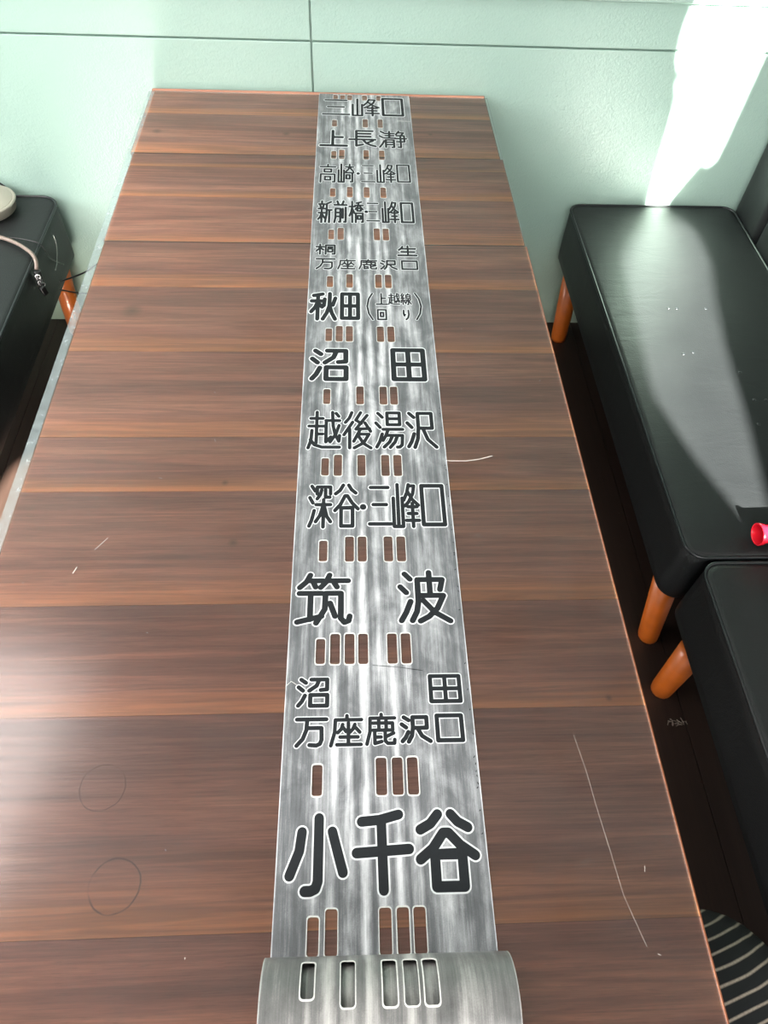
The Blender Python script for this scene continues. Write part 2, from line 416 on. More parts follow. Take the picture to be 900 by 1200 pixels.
hole2 = [back_proj(p) for p in ((-1.2, .05, 0), (-.57, .05, 0), (-.57, 1.30, 0), (-.83, 1.31, 0), (-.875, 1.26, 0), (-.90, 1.16, 0), (-1.2, 1.05, 0))]
me = curve_fill([[(XL, 0), (XR, 0), (XR, ZC), (XL, ZC)], hole1, hole2, hole3], .02)
wf = link('wall_front_gobo', me, white_m); structure(wf)
wf.matrix_world = Matrix(((1, 0, 0, 0), (0, 0, 1, YF - .02), (0, 1, 0, 0), (0, 0, 0, 1)))

# ------------------------------------------------------------------ tables
def table(x0, x1, y0, y1, bounds, label):
    cx_, cy_ = (x0 + x1) / 2, (y0 + y1) / 2
    t = thing('cafe_table', (cx_, cy_, 0), label, 'table', None)
    def add(name, bm, mt, smooth=False, parent=t):
        bmesh.ops.translate(bm, verts=bm.verts, vec=(-cx_, -cy_, 0)); return link(name, bm, mt, parent, smooth)
    add('tabletop', box_bm(x0 + .001, x1 - .001, y0 + .001, y1 - .001, TZ - .026, TZ - .0012, .001, 1), band)
    bs = [y0] + sorted(b for b in bounds if y0 + .01 < b < y1 - .01) + [y1]
    for a, b in zip(bs, bs[1:]):
        bm = box_bm(x0 + .0012, x1 - .0012, a + .0002 if a > y0 else a + .0012, b - .0002 if b < y1 else b - .0012, TZ - .0011, TZ, .0002, 1)
        add('plank', bm, wood)
    for nm, q in (('edge_band', (x0, x0 + .0011, y0, y1)), ('edge_band', (x1 - .0011, x1, y0, y1)), ('edge_band', (x0 + .0012, x1 - .0012, y0, y0 + .0009)), ('edge_band', (x0 + .0012, x1 - .0012, y1 - .0009, y1))):
        add(nm, box_bm(*q, TZ - .027, TZ - .0003), band)
    ix = .06; iy = min(.05, (y1 - y0) * .2)
    add('frame_rail', box_bm(x0 + ix, x1 - ix, y0 + iy, y1 - iy, TZ - .05, TZ - .0275), dark_metal)
    for sx in (x0 + ix + .015, x1 - ix - .015):
        for sy in (y0 + iy + .015, y1 - iy - .015):
            add('leg', tube_bm([(sx, sy, .0), (sx, sy, TZ - .0505)], [.012, .016], 12), dark_metal, True)
    return t
SEAMS = [1.683, 1.455, 1.342, 1.055, .889, .705, .605, .429, .290, .077, -.09, -.25, -.33]
table(-.4515, .334, 1.508, 1.803, SEAMS, 'farthest walnut-look table of the row, narrowest in view, touching the mint wall')
table(-.446, .339, 1.1895, 1.5065, SEAMS, 'middle walnut-look table of the row, slightly offset from the farthest one')
table(-.4435, .342, -.40, 1.188, SEAMS, 'long nearest walnut-look table carrying the rolled end of the sign')

# clear vinyl cover over the tables
vt = thing('table_cover', (-.06, .7, TZ), 'clear scratched vinyl sheet covering the walnut tables, overhanging their left edge', 'table cover')
def vadd(name, bm, mt):
    bmesh.ops.translate(bm, verts=bm.verts, vec=(.06, -.7, -TZ)); return link(name, bm, mt, vt)
Z0 = TZ + .0004
bm = bmesh.new()
bm.faces.new([bm.verts.new(p) for p in ((-.4435, -.38, Z0 + .0008), (.3388, -.38, Z0 + .0008), (.3388, 1.786, Z0 + .0008), (-.4435, 1.786, Z0 + .0008))])
vadd('sheet', bm, vinyl)
bm = box_bm(-.4570, -.4436, -.38, 1.786, Z0, Z0 + .0009, .0003, 1)
o = vadd('overhanging_margin', bm, vinyl_edge); o['label'] = 'greyish scuffed margin'
vadd('cut_edge', box_bm(.3388, .3390, -.38, 1.786, Z0, Z0 + .0009), vinyl_edge)
vadd('cut_edge', box_bm(-.4435, .3388, 1.786, 1.7868, Z0, Z0 + .0009), vinyl_edge)
def scratch(pts, w):
    vadd('scratch', ribbon([(p[0], p[1]) for p in pts], w, Z0 + .0009), scratch_m)
def ribbon(pts, w, z, bm=None, sides=6):
    """a round-capped stroke of width w along pts"""
    own = bm is None
    if own: bm = bmesh.new()
    pts = [Vector((p[0], p[1])) for p in pts]; r = w / 2
    def face(vs):        # each piece a hair above the last, so overlapping pieces never share a plane
        zz = z + len(bm.faces) * 1.5e-6
        bm.faces.new([bm.verts.new((v[0], v[1], zz)) for v in vs])
    for a, b in zip(pts, pts[1:]):
        d = b - a
        if d.length < 1e-7: continue
        d.normalize(); n = Vector((-d.y, d.x)) * r
        face((a - n, b - n, b + n, a + n))
    for p in pts: face([(p[0] + r * cos(2 * pi * k / 14), p[1] + r * sin(2 * pi * k / 14)) for k in range(14)])
    return bm
scratch([(.137, .6575), (.17, .657), (.19, .660), (.210, .6665)], .0016)
scratch([(.250, .257), (.256, .22), (.260, .177), (.265, .135), (.269, .097), (.281, .054)], .00025)
scratch([(-.325, .51), (-.312, .528)], .0007)
scratch([(-.345, .475), (-.342, .484)], .0012)
for k in range(26):
    x = random.uniform(-.42, .31); y = random.uniform(0, 1.0)
    if -.09 < x < .16: continue
    a = random.uniform(0, pi); l = random.uniform(.001, .007)
    scratch([(x, y), (x + l * cos(a), y + l * sin(a))], random.uniform(.0004, .0009))

# ------------------------------------------------------------------ the destination blind
CHARS=[('小', 7.9, 72.6, 125.0, 46.0, 9.5),
 ('千', 75.1, 138.2, 127.0, 46.8, 9.6),
 ('谷', 138.7, 205.2, 126.6, 47.1, 9.7),
 ('沼', 11.6, 50.8, 273.4, 235.9, 4.8),
 ('田', 163.6, 202.1, 275.0, 239.8, 4.8),
 ('万', 12.2, 49.6, 226.4, 190.9, 4.6),
 ('座', 50.4, 88.4, 228.9, 191.3, 4.1),
 ('鹿', 90.0, 125.4, 229.9, 192.5, 4.0),
 ('沢', 127.9, 165.3, 227.3, 194.2, 4.7),
 ('口', 168.2, 200.7, 228.0, 195.1, 4.8),
 ('筑', 5.6, 76.7, 414.9, 337.9, 7.1),
 ('波', 131.6, 200.1, 416.7, 339.6, 7.2),
 ('深', 15.3, 50.0, 558.3, 481.4, 4.9),
 ('谷', 50.0, 87.1, 558.9, 481.3, 5.1),
 ('・', 87.1, 95.2, 521.8, 513.2, 8.1),
 ('三', 97.1, 131.4, 555.4, 484.9, 4.9),
 ('峰', 130.2, 169.3, 559.1, 482.0, 4.9),
 ('口', 169.6, 204.1, 557.6, 484.7, 5.6),
 ('越', 10.1, 60.5, 697.8, 620.6, 5.0),
 ('後', 61.8, 107.0, 697.5, 620.8, 5.0),
 ('湯', 108.4, 154.0, 698.6, 621.1, 5.1),
 ('沢', 154.9, 203.4, 699.0, 621.9, 5.6),
 ('沼', 7.7, 72.3, 838.9, 760.9, 8.0),
 ('田', 138.3, 195.1, 840.0, 762.3, 8.1),
 ('秋', 3.7, 52.2, 983.9, 906.5, 6.1),
 ('田', 55.8, 90.5, 983.7, 909.1, 6.3),
 ('（', 101.0, 113.6, 983.3, 909.1, 2.9),
 ('上', 117.3, 138.8, 983.1, 949.7, 2.7),
 ('越', 138.8, 160.0, 983.5, 950.9, 2.2),
 ('線', 160.0, 180.4, 984.0, 949.9, 2.2),
 ('回', 118.9, 136.3, 939.4, 909.5, 2.9),
 ('り', 162.5, 175.8, 938.4, 910.2, 2.9),
 ('）', 184.6, 197.4, 985.2, 910.6, 3.0),
 ('桐', 8.9, 47.6, 1127.7, 1092.5, 3.0),
 ('生', 159.8, 198.0, 1126.7, 1091.3, 3.2),
 ('万', 10.2, 47.5, 1083.6, 1047.7, 2.9),
 ('座', 49.7, 83.7, 1082.0, 1048.6, 2.6),
 ('鹿', 88.3, 123.0, 1082.0, 1049.6, 2.5),
 ('沢', 126.4, 160.3, 1080.4, 1049.5, 3.0),
 ('口', 165.9, 197.1, 1079.8, 1050.5, 3.0),
 ('新', 9.1, 39.3, 1274.1, 1194.1, 3.6),
 ('前', 39.9, 68.4, 1275.2, 1195.1, 3.7),
 ('橋', 69.7, 100.9, 1274.8, 1196.0, 3.3),
 ('・', 102.1, 107.4, 1239.9, 1233.0, 5.3),
 ('三', 104.2, 132.0, 1270.4, 1201.7, 2.3),
 ('峰', 134.5, 169.7, 1274.8, 1198.2, 3.4),
 ('口', 171.2, 198.6, 1272.9, 1199.2, 3.9),
 ('高', 9.2, 44.8, 1414.3, 1339.1, 3.3),
 ('崎', 47.0, 82.7, 1416.0, 1340.5, 3.4),
 ('・', 86.8, 92.8, 1379.9, 1375.2, 5.3),
 ('三', 95.1, 125.7, 1413.5, 1342.9, 2.7),
 ('峰', 127.3, 168.3, 1417.1, 1342.8, 3.2),
 ('口', 169.3, 198.8, 1417.3, 1345.8, 3.4),
 ('上', 6.2, 68.8, 1559.6, 1484.7, 5.2),
 ('長', 68.8, 132.5, 1561.3, 1485.4, 4.5),
 ('瀞', 135.1, 199.4, 1562.3, 1483.3, 3.8),
 ('三', 8.4, 73.6, 1706.2, 1627.1, 4.1),
 ('峰', 76.4, 141.6, 1711.9, 1624.9, 4.2),
 ('口', 145.6, 197.4, 1718.1, 1628.2, 5.2)]
W = .2124; TOPV = 1.732; R0 = .042; VC = -.043
HOLES = [(1.7225, '12357'), (1.5936, '157'), (1.4547, '1257'), (1.3068, '1357'), (1.1609, '1267'), (1.0167, '1367'), (.8745, '12367'), (.7314, '1467'), (.5915, '12467'), (.4496, '13467'), (.3082, '123467'), (.1603, '1567'), (.0172, '12567'), (-.190, '13567'), (-.36, '1267')]
COLX = {'1': .0382, '2': .0558, '3': .0724, '4': .0892, '5': .107, '6': .124, '7': .1405}
ENDV = -.60
sign = thing('destination_blind', (-.07436, .05812, TZ + .0022), 'long worn grey train destination blind with black lettering, unrolled down the tables', 'sign')
sign.rotation_euler = (0, 0, radians(-.4395))
def bend(x, v, z):
    """flat strip for v > VC, then curling up over itself towards the far side"""
    if v >= VC: return (x, v, z)
    s = VC - v; th = 0; r = R0; k = .0055 / (2 * pi)
    # archimedean inward spiral: s = R0*th - k*th^2/2
    th = (R0 - math.sqrt(max(R0 * R0 - 2 * k * s, 0))) / k
    r = R0 - k * th
    return (x, VC - (r - z) * sin(th), R0 - (r - z) * cos(th) + 0)
polys = [[(0, ENDV), (W, ENDV), (W, TOPV), (0, TOPV)]]; rims = []
for v0, cols in HOLES:
    for c in cols:
        h = .0195; w = .0059; vc = v0
        if c == '1': h = .0160; vc = v0 - .003; w = .0055
        jit = random.uniform(-.0006, .0006)
        if vc + h + .002 > TOPV: h = (TOPV - .0035 - (vc - h)) / 2; vc = TOPV - .0035 - h
        x = COLX[c] + jit
        e = .0008 + random.uniform(0, .0003)
        rims.append((rrect(x - w, x + w, vc - h, vc + h, .0028, 4), rrect(x - w - e, x + w + e, vc - h - e * 1.6, vc + h + e * 1.6, .0036, 4)))
        polys.append(rims[-1][1])
me = curve_fill(polys); bm = bmesh.new(); bm.from_mesh(me); bpy.data.meshes.remove(me)
for f in bm.faces: f.material_index = 0
for inner, outer in rims:
    A = [bm.verts.new((*p, 0)) for p in inner]; B = [bm.verts.new((*p, 0)) for p in outer]
    for k in range(len(A)):
        f = bm.faces.new((A[k], A[(k + 1) % len(A)], B[(k + 1) % len(A)], B[k])); f.material_index = 1
bmesh.ops.remove_doubles(bm, verts=bm.verts, dist=1e-6)
v = VC
while v > ENDV:
    bmesh.ops.bisect_plane(bm, geom=bm.verts[:] + bm.edges[:] + bm.faces[:], plane_co=(0, v, 0), plane_no=(0, 1, 0)); v -= .004
uvl = bm.loops.layers.uv.new('flat')
for f in bm.faces:
    for l in f.loops: l[uvl].uv = (l.vert.co.x, l.vert.co.y)
bmesh.ops.recalc_face_normals(bm, faces=bm.faces)
if sum(f.normal.z for f in bm.faces) < 0: bmesh.ops.reverse_faces(bm, faces=bm.faces)
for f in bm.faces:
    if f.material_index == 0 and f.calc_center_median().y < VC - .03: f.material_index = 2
for vtx in bm.verts: vtx.co = bend(vtx.co.x, vtx.co.y, 0)
sheet = link('film', bm, [sheet_m, rim_m, sheet_back], sign, True)
so_ = sheet.modifiers.new('thickness', 'SOLIDIFY'); so_.thickness = .0004; so_.offset = -1; so_.material_offset = 0
sm = sheet.modifiers.new('sharp', 'EDGE_SPLIT'); sm.split_angle = radians(50)

def arc(cx_, cy_, rx, ry, a0, a1, n=8):
    return [(cx_ + rx * cos(radians(a0 + (a1 - a0) * k / n)), cy_ + ry * sin(radians(a0 + (a1 - a0) * k / n))) for k in range(n + 1)]
def rc(x0, y0, x1, y1): return [(x0, y0), (x1, y0), (x1, y1), (x0, y1), (x0, y0)]
WATER = [[(10, 3), (26, 15)], [(2, 31), (17, 44)], [(24, 62), (14, 84), (3, 98)]]
TREE = [[(0, 25), (40, 25)], [(20, 0), (20, 100)], [(19, 30), (12, 52), (0, 70)], [(22, 36), (38, 58)]]
MOUNT = [[(0, 33), (0, 100), (36, 100), (36, 33)], [(18, 0), (18, 97)]]
G = {
'三': [[(7, 2), (90, 2)], [(18, 48), (80, 48)], [(0, 98), (100, 98)]],
'口': [rc(0, 0, 100, 100)],
'田': [rc(0, 0, 100, 100), [(50, 0), (50, 100)], [(0, 50), (100, 50)]],
'峰': MOUNT + [[(64, 0), (56, 20), (42, 38)], [(64, 3), (86, 3), (80, 22), (62, 42), (46, 52)], [(60, 18), (76, 36), (100, 50)], [(58, 54), (94, 54)], [(58, 70), (92, 70)], [(50, 86), (100, 86)], [(76, 46), (76, 100)]],
'上': [[(46, 0), (46, 96)], [(46, 42), (84, 42)], [(0, 98), (100, 98)]],
'長': [[(26, 0), (26, 56)], [(26, 0), (88, 0)], [(26, 18), (80, 18)], [(26, 37), (80, 37)], [(0, 56), (98, 56)], [(26, 58), (26, 97), (50, 88)], [(50, 56), (64, 80), (80, 91), (98, 98)], [(88, 64), (68, 76)]],
'瀞': [[(5, 3), (17, 12)], [(0, 30), (12, 40)], [(17, 60), (10, 80), (0, 98)], [(20, 15), (55, 15)], [(22, 28), (53, 28)], [(17, 42), (58, 42)], [(37, 2), (37, 42)], [(23, 98), (23, 54), (53, 54), (53, 98), (46, 98)], [(23, 68), (53, 68)], [(23, 82), (53, 82)], [(73, 0), (62, 20)], [(70, 9), (90, 9), (80, 26)], [(64, 27), (92, 27), (92, 64)], [(58, 45), (100, 45)], [(64, 64), (92, 64)], [(78, 27), (78, 98), (68, 96)]],
'高': [[(50, 0), (50, 13)], [(0, 14), (100, 14)], rc(27, 27, 73, 43), [(4, 100), (4, 56), (96, 56), (96, 98), (84, 98)], rc(32, 70, 68, 88)],
'崎': MOUNT + [[(48, 15), (98, 15)], [(74, 0), (72, 16), (64, 30), (50, 40)], [(76, 20), (98, 40)], [(44, 48), (100, 48)], [(91, 48), (91, 98), (80, 98)], rc(52, 60, 74, 82)],
'・': [[(50, 50), (50.5, 50)]],
'新': [[(25, 0), (25, 13)], [(3, 14), (48, 14)], [(13, 20), (18, 33)], [(38, 20), (33, 33)], [(0, 36), (51, 36)], [(2, 56), (50, 56)], [(25, 38), (25, 100)], [(24, 58), (14, 76), (0, 86)], [(28, 62), (48, 80)], [(95, 3), (63, 12)], [(63, 12), (62, 62), (53, 98)], [(63, 42), (100, 42)], [(83, 42), (83, 100)]],
'前': [[(24, 0), (34, 15)], [(76, 0), (66, 15)], [(0, 18), (100, 18)], [(10, 36), (10, 80), (2, 100)], [(10, 36), (50, 36), (50, 98), (40, 98)], [(10, 55), (50, 55)], [(10, 73), (50, 73)], [(70, 36), (70, 80)], [(94, 30), (94, 98), (82, 98)]],
'橋': TREE + [[(88, 2), (50, 8)], [(42, 19), (100, 19)], [(68, 5), (60, 26), (44, 38)], [(74, 22), (97, 38)], rc(57, 33, 83, 46), [(46, 100), (46, 57), (97, 57), (97, 98), (88, 98)], rc(60, 69, 82, 85)],
'桐': TREE + [[(50, 100), (50, 8), (98, 8), (98, 98), (86, 98)], [(62, 29), (86, 29)], rc(62, 46, 86, 76)],
'生': [[(26, 6), (18, 26), (5, 42)], [(22, 28), (95, 28)], [(54, 0), (54, 96)], [(18, 62), (90, 62)], [(0, 98), (100, 98)]],
'万': [[(0, 3), (100, 3)], [(35, 3), (33, 42), (22, 74), (2, 98)], [(35, 35), (84, 35), (85, 78), (80, 92), (68, 98), (45, 96)]],
'座': [[(52, 0), (52, 12)], [(100, 14), (14, 14), (12, 56), (0, 100)], [(38, 30), (34, 45), (22, 57)], [(38, 38), (50, 54)], [(78, 30), (72, 45), (62, 56)], [(78, 38), (94, 56)], [(57, 25), (57, 96)], [(30, 72), (88, 72)], [(20, 97), (98, 97)]],
'鹿': [[(52, 0), (52, 11)], [(100, 13), (12, 13), (11, 60), (0, 100)], [(22, 30), (92, 30), (92, 54), (22, 54)], [(43, 15), (43, 54)], [(69, 15), (69, 54)], [(28, 60), (28, 98), (52, 92)], [(28, 77), (50, 77)], [(95, 64), (68, 76)], [(65, 60), (65, 90), (73, 98), (97, 98), (98, 86)]],
'沢': WATER + [[(40, 48), (40, 3), (88, 3), (88, 46), (42, 46)], [(40, 46), (36, 76), (24, 100)], [(56, 48), (70, 78), (98, 99)]],
'秋': [[(45, 2), (8, 8)], [(0, 30), (48, 30)], [(26, 6), (26, 100)], [(25, 34), (16, 54), (0, 72)], [(30, 40), (44, 54)], [(54, 22), (51, 48)], [(98, 18), (88, 46)], [(75, 0), (74, 48), (64, 76), (48, 100)], [(75, 50), (85, 78), (98, 100)]],
'（': [[(100, 0), (30, 22), (0, 50), (30, 78), (100, 100)]],
'）': [[(0, 0), (70, 22), (100, 50), (70, 78), (0, 100)]],
'越': [[(5, 18), (45, 18)], [(25, 0), (25, 86)], [(0, 40), (48, 40)], [(26, 62), (45, 62)], [(10, 52), (8, 80), (0, 100)], [(6, 78), (20, 92), (44, 98), (100, 98)], [(55, 24), (100, 24)], [(56, 24), (56, 84), (72, 70)], [(76, 0), (79, 40), (86, 64), (98, 82), (100, 66)], [(98, 38), (88, 62), (70, 84)], [(88, 3), (97, 12)]],
'線': [[(18, 0), (4, 20), (22, 32)], [(32, 10), (4, 45), (36, 42)], [(20, 45), (20, 98)], [(6, 60), (2, 82)], [(34, 60), (38, 80)], [(73, 0), (67, 12)], rc(52, 13, 93, 45), [(52, 29), (93, 29)], [(73, 48), (73, 98), (63, 98)], [(46, 60), (62, 60), (46, 90)], [(96, 55), (79, 68)], [(75, 62), (98, 94)]],
'回': [rc(0, 0, 100, 100), rc(33, 30, 67, 70)],
'り': [[(8, 0), (6, 42), (16, 60), (28, 46)], [(88, 0), (92, 48), (76, 82), (45, 100)]],
'沼': WATER + [[(44, 3), (97, 3), (97, 40), (76, 42)], [(70, 5), (62, 26), (38, 44)], rc(42, 60, 98, 99)],
'後': [[(29, 0), (20, 16), (5, 29)], [(32, 28), (0, 64)], [(21, 48), (21, 100)], [(62, 0), (44, 22), (64, 32)], [(86, 8), (44, 48), (94, 46)], [(78, 30), (98, 54)], [(58, 52), (36, 82)], [(56, 62), (92, 62), (72, 86), (38, 100)], [(54, 68), (72, 88), (98, 100)]],
'湯': WATER + [rc(44, 2, 90, 36), [(44, 19), (90, 19)], [(28, 49), (100, 49)], [(46, 50), (38, 66), (26, 80)], [(38, 66), (98, 66), (95, 92), (86, 98), (78, 98)], [(62, 66), (50, 84), (30, 98)], [(80, 66), (70, 84), (52, 99)]],
'深': WATER + [[(35, 22), (35, 5), (97, 5), (97, 22)], [(56, 12), (50, 24), (36, 34)], [(74, 12), (74, 30), (94, 30)], [(32, 48), (98, 48)], [(66, 36), (66, 100)], [(63, 52), (50, 74), (32, 88)], [(69, 52), (82, 76), (99, 88)]],
'谷': [[(36, 1), (22, 14), (3, 22)], [(60, 1), (72, 12), (90, 20)], [(1, 62), (24, 48), (44, 27), (54, 27), (74, 44), (99, 58)], rc(27, 56, 76, 98), [(29, 56), (76, 55)]],
'筑': [[(22, 2), (15, 16), (2, 28)], [(16, 14), (48, 14)], [(28, 16), (33, 27)], [(60, 2), (54, 16), (43, 28)], [(57, 14), (97, 14)], [(68, 16), (75, 27)], [(2, 40), (46, 40)], [(24, 40), (24, 92)], [(0, 97), (46, 86)], [(53, 40), (52, 72), (36, 99)], [(53, 40), (83, 40), (83, 90), (90, 98), (98, 95), (100, 86)], [(62, 60), (72, 86)]],
'波': [[(12, 3), (23, 14)], [(2, 30), (14, 42)], [(22, 60), (12, 82), (2, 98)], [(84, 36), (90, 15), (38, 15), (38, 60), (34, 80), (24, 98)], [(63, 0), (63, 48)], [(38, 48), (90, 48), (76, 74), (58, 90), (40, 99)], [(48, 58), (70, 82), (100, 99)]],
'小': [[(22, 20), (18, 46), (2, 78)], [(53, 1), (53, 86), (49, 95), (40, 98), (30, 98)], [(78, 20), (88, 48), (98, 75)]],
'千': [[(10, 10), (45, 8), (82, 1)], [(0, 52), (100, 48)], [(48, 8), (50, 100)]],
}
ORDER = {}
for ch, a, b_, t_, bt, w in CHARS:
    a, b_, t_, bt, w = a / 1000, b_ / 1000, t_ / 1000, bt / 1000, w / 1000
    w *= 1.04 + .26 * min(1, max(0, (t_ - .85) / .3))
    # the condensed letters have level strokes heavier than their upright ones
    wy = w if t_ < .45 else w * 1.18 if t_ < .85 else w * 1.35 if t_ < 1.0 else max(w * 1.4, .0042 if t_ < 1.15 else .0050)
    if ch in '（）': wy = w
    ky = wy / w
    bmI = bmesh.new(); h = w / 2
    if ch == '・': x0 = x1 = (a + b_) / 2; y0 = y1 = (t_ + bt) / 2
    else: x0, x1, y0, y1 = a + h, b_ - h, t_ - h * ky, bt + h * ky
    cx_, cy_ = (a + b_) / 2, (t_ + bt) / 2
    def M(p): return (x0 + (x1 - x0) * p[0] / 100 - cx_, (y0 + (y1 - y0) * p[1] / 100 - cy_) / ky)
    hw = max(.0009, min(.0017, w * .24))
    for st in G[ch]:
        pts = [M(p) for p in st]
        if ch == '・': pts = [(pts[0][0] - .0003, pts[0][1]), (pts[0][0] + .0003, pts[0][1])]
        ribbon(pts, w + 2 * hw, .0001, bmI)
    nh = len(bmI.faces)
    for st in G[ch]:
        pts = [M(p) for p in st]
        if ch == '・': pts = [(pts[0][0] - .0003, pts[0][1]), (pts[0][0] + .0003, pts[0][1])]
        ribbon(pts, w, .0002, bmI)
    for vtx in bmI.verts: vtx.co.y *= ky
    for i, f in enumerate(bmI.faces):
        f.material_index = 0 if i < nh else 1
        f.normal_update()
        if f.normal.z < 0: f.normal_flip()
    o = link('painted_character', bmI, [halo, ink], sign); o.location = (cx_, cy_, .0)
# small marks on the film
def mark(pts, w, mt=rim_m):
    return link('scratch', ribbon(pts, w, .0006), mt, sign)
mark([(.180, 1.6065), (.209, 1.606)], .0014)
mark([(.0, .262), (.006, .268), (.012, .264)], .0007)
mark([(.100, .2868), (.13, .284), (.158, .2795)], .0005, ink)
for k in range(34):
    y = random.uniform(.05, .75); mark([(W - .0035 + random.uniform(-.001, .0015), y), (W - .003, y + random.uniform(.0008, .002))], .0009, ink)

# ------------------------------------------------------------------ benches
def bench(x0, x1, y0, y1, zt, zb, label, legs, r=.035, group=None, puff=.010, back_side=None):
    cx_, cy_ = (x0 + x1) / 2, (y0 + y1) / 2
    t = thing('bench', (cx_, cy_, 0), label, 'bench', group)
    def ring(ins, z):
        return [(x - cx_, y - cy_, z) for x, y in rrect(x0 + ins, x1 - ins, y0 + ins, y1 - ins, max(r - ins, .002), 6)]
    rings = [ring(.004, zb), ring(.001, zb + .004), ring(0, zb + .03), ring(.0, zt - .03), ring(.001, zt - .008), ring(.005, zt - .001)]
    for k in range(1, 9):
        rings.append(ring(.006 + .0095 * k ** 1.35, zt - .001 + puff * (1 - (1 - k / 8) ** 2.2)))
    link('cushion', loft_bm(rings), leather, t, True)
    pipe = [(x - cx_, y - cy_, zt - .0015) for x, y in rrect(x0 + .002, x1 - .002, y0 + .002, y1 - .002, r - .002, 8)]
    link('piping', tube_bm(pipe, .0032, 8, True), piping_m, t, True)
    link('underframe', box_bm(x0 - cx_ + .03, x1 - cx_ - .03, y0 - cy_ + .03, y1 - cy_ - .03, zb - .014, zb - .0005), black_p, t)
    for (tx, ty, bx, by) in legs:
        T = Vector((tx - cx_, ty - cy_, zb - .0145)); B = Vector((bx - cx_, by - cy_, 0))
        # a round tapering leg whose foot is cut level with the floor
        bm = bmesh.new(); n = 16; rr = []
        for q, s in ((0, .0225), (.04, .0235), (1, .0275)):
            c = B.lerp(T, q); rr.append([(c.x + s * cos(2 * pi * k / n), c.y + s * sin(2 * pi * k / n), c.z) for k in range(n)])
        link('leg', loft_bm(rr, bm=bm), legwood, t, True)
    return t
RB = bench(.610, 1.074, .662, 1.812, .412, .262, 'long black leather bench right of the tables, sunlit on top, reaching the mint wall',
      [(.648, .720, .690, .712), (1.03, .73, 1.04, .70), (.655, 1.745, .668, 1.745), (1.03, 1.745, 1.04, 1.745)], puff=.006)
bench(.628, 1.074, -.45, .655, .412, .262, 'near black leather bench at the lower right, in front of the long sunlit one',
      [(.655, .560, .686, .582), (1.03, .58, 1.04, .60), (.67, -.38, .68, -.40), (1.03, -.38, 1.04, -.40)], puff=.006)
bench(-1.25, -.752, .98, 1.806, .416, .262, 'black leather bench at the left wall corner with a beige disc and cords on it',
      [(-.80, 1.745, -.825, 1.765), (-1.2, 1.745, -1.2, 1.76), (-.95, 1.03, -.95, 1.02), (-1.2, 1.15, -1.2, 1.13)], puff=.006, r=.05)
# scuffs and tufts on the sunlit bench
def scuff(x, y, z, s=.004):
    bm = bmesh.new(); bmesh.ops.create_uvsphere(bm, u_segments=10, v_segments=6, radius=s)
    for v_ in bm.verts: v_.co.z *= .35
    o = link('tuft_button', bm, piping_m, RB, True); o.location = (x - RB.location.x, y - RB.location.y, z); return o
for (x, y) in ((.765, 1.36), (.785, 1.36), (.855, 1.36), (.755, 1.20), (.778, 1.205), (.865, 1.14), (.893, 1.055), (.867, 1.055), (.852, .985), (.93, .875)):
    scuff(x, y, .4175)
# the upholstered back rest against the right end
bk = thing('upholstered_backrest', (1.14, 1.24, 0), 'dark upholstered back rest standing at the right end of the sunlit bench', 'back rest')
def pad(y0, y1):
    x0, x1, z0, z1 = 1.078, 1.20, .262, .90
    rings = []
    for ins, xx in ((.0, x1), (.0, x0 + .03), (.003, x0 + .014), (.010, x0 + .005), (.022, x0 + .001), (.04, x0)):
        rings.append([(xx - 1.14, p[0] - 1.24, p[1]) for p in rrect(y0 + ins, y1 - ins, z0 + ins, z1 - ins, .022, 5)])
    link('pad', loft_bm(rings), leather, bk, True)
pad(1.655, 1.812); pad(.67, 1.651)
link('plinth', box_bm(-.05, .05, -.55, .55, 0, .2615), black_p, bk)

# ------------------------------------------------------------------ small things on the benches
# round disc on the left bench
dx, dy, dz = -.911, 1.725, .4225
disc = thing('lamp_base', (dx, dy, dz), 'round beige metal disc lying on the left bench, cut by the photo edge', 'lamp base')
def circ(r, z, n=40, c=(0, 0)): return [(c[0] + r * cos(2 * pi * k / n), c[1] + r * sin(2 * pi * k / n), z) for k in range(n)]
link('body', loft_bm([circ(.064, 0), circ(.068, .003), circ(.070, .018), circ(.072, .021)]), beige_m, disc, True)
link('rim', loft_bm([circ(.0725, .0212), circ(.0745, .023), circ(.0745, .026), circ(.071, .0285), circ(.068, .0275)]), beige_m, disc, True)
link('top_plate', loft_bm([circ(.0675, .0272), circ(.066, .0285), circ(.03, .0295)]), beige_m, disc, True)
o = link('light_strip', box_bm(-.015, .035, -.026, -.016, .0296, .0325, .001, 1), white_p, disc); o['label'] = 'white strip'
b2 = tag(link('earphone_case', box_bm(-.05, .03, -.018, .018, 0, .016, .006, 3), white_p, None, True), 'small white plastic piece just in front of the beige disc on the left bench', 'case')
b2.location = (-.925, 1.625, .423)
# thick cord with a plug
cord = thing('power_cord', (-.70, 1.52, .42), 'thick taupe cord across the left bench ending in black plug over its edge', 'cord')
pth = smooth_path([(-.99, 1.62, .426), (-.90, 1.615, .428), (-.82, 1.585, .429), (-.765, 1.545, .428), (-.742, 1.515, .424), (-.739, 1.495, .410)])
link('cable', tube_bm([Vector(p) - cord.location for p in pth], .0046, 10), cord_m, cord, True)
pl = box_bm(-.0085, .0085, -.007, .007, -.038, 0, .003, 2)
plug = o = link('plug', pl, black_p, cord, True); o.location = (-.738 - cord.location.x, 1.492 - 1.52, .410 - .42); o.rotation_euler = (0, .08, .4)
for k in range(5):
    o = link('link_ring', tube_bm([(.0055 * cos(a * pi / 5), 0, .0055 * sin(a * pi / 5)) for a in range(10)], .0013, 6, True), chrome, plug, True)
    o.location = (.004 if k % 2 else -.002, -.010, -.010 - k * .008); o.rotation_euler = (0, 0, k * 1.2)
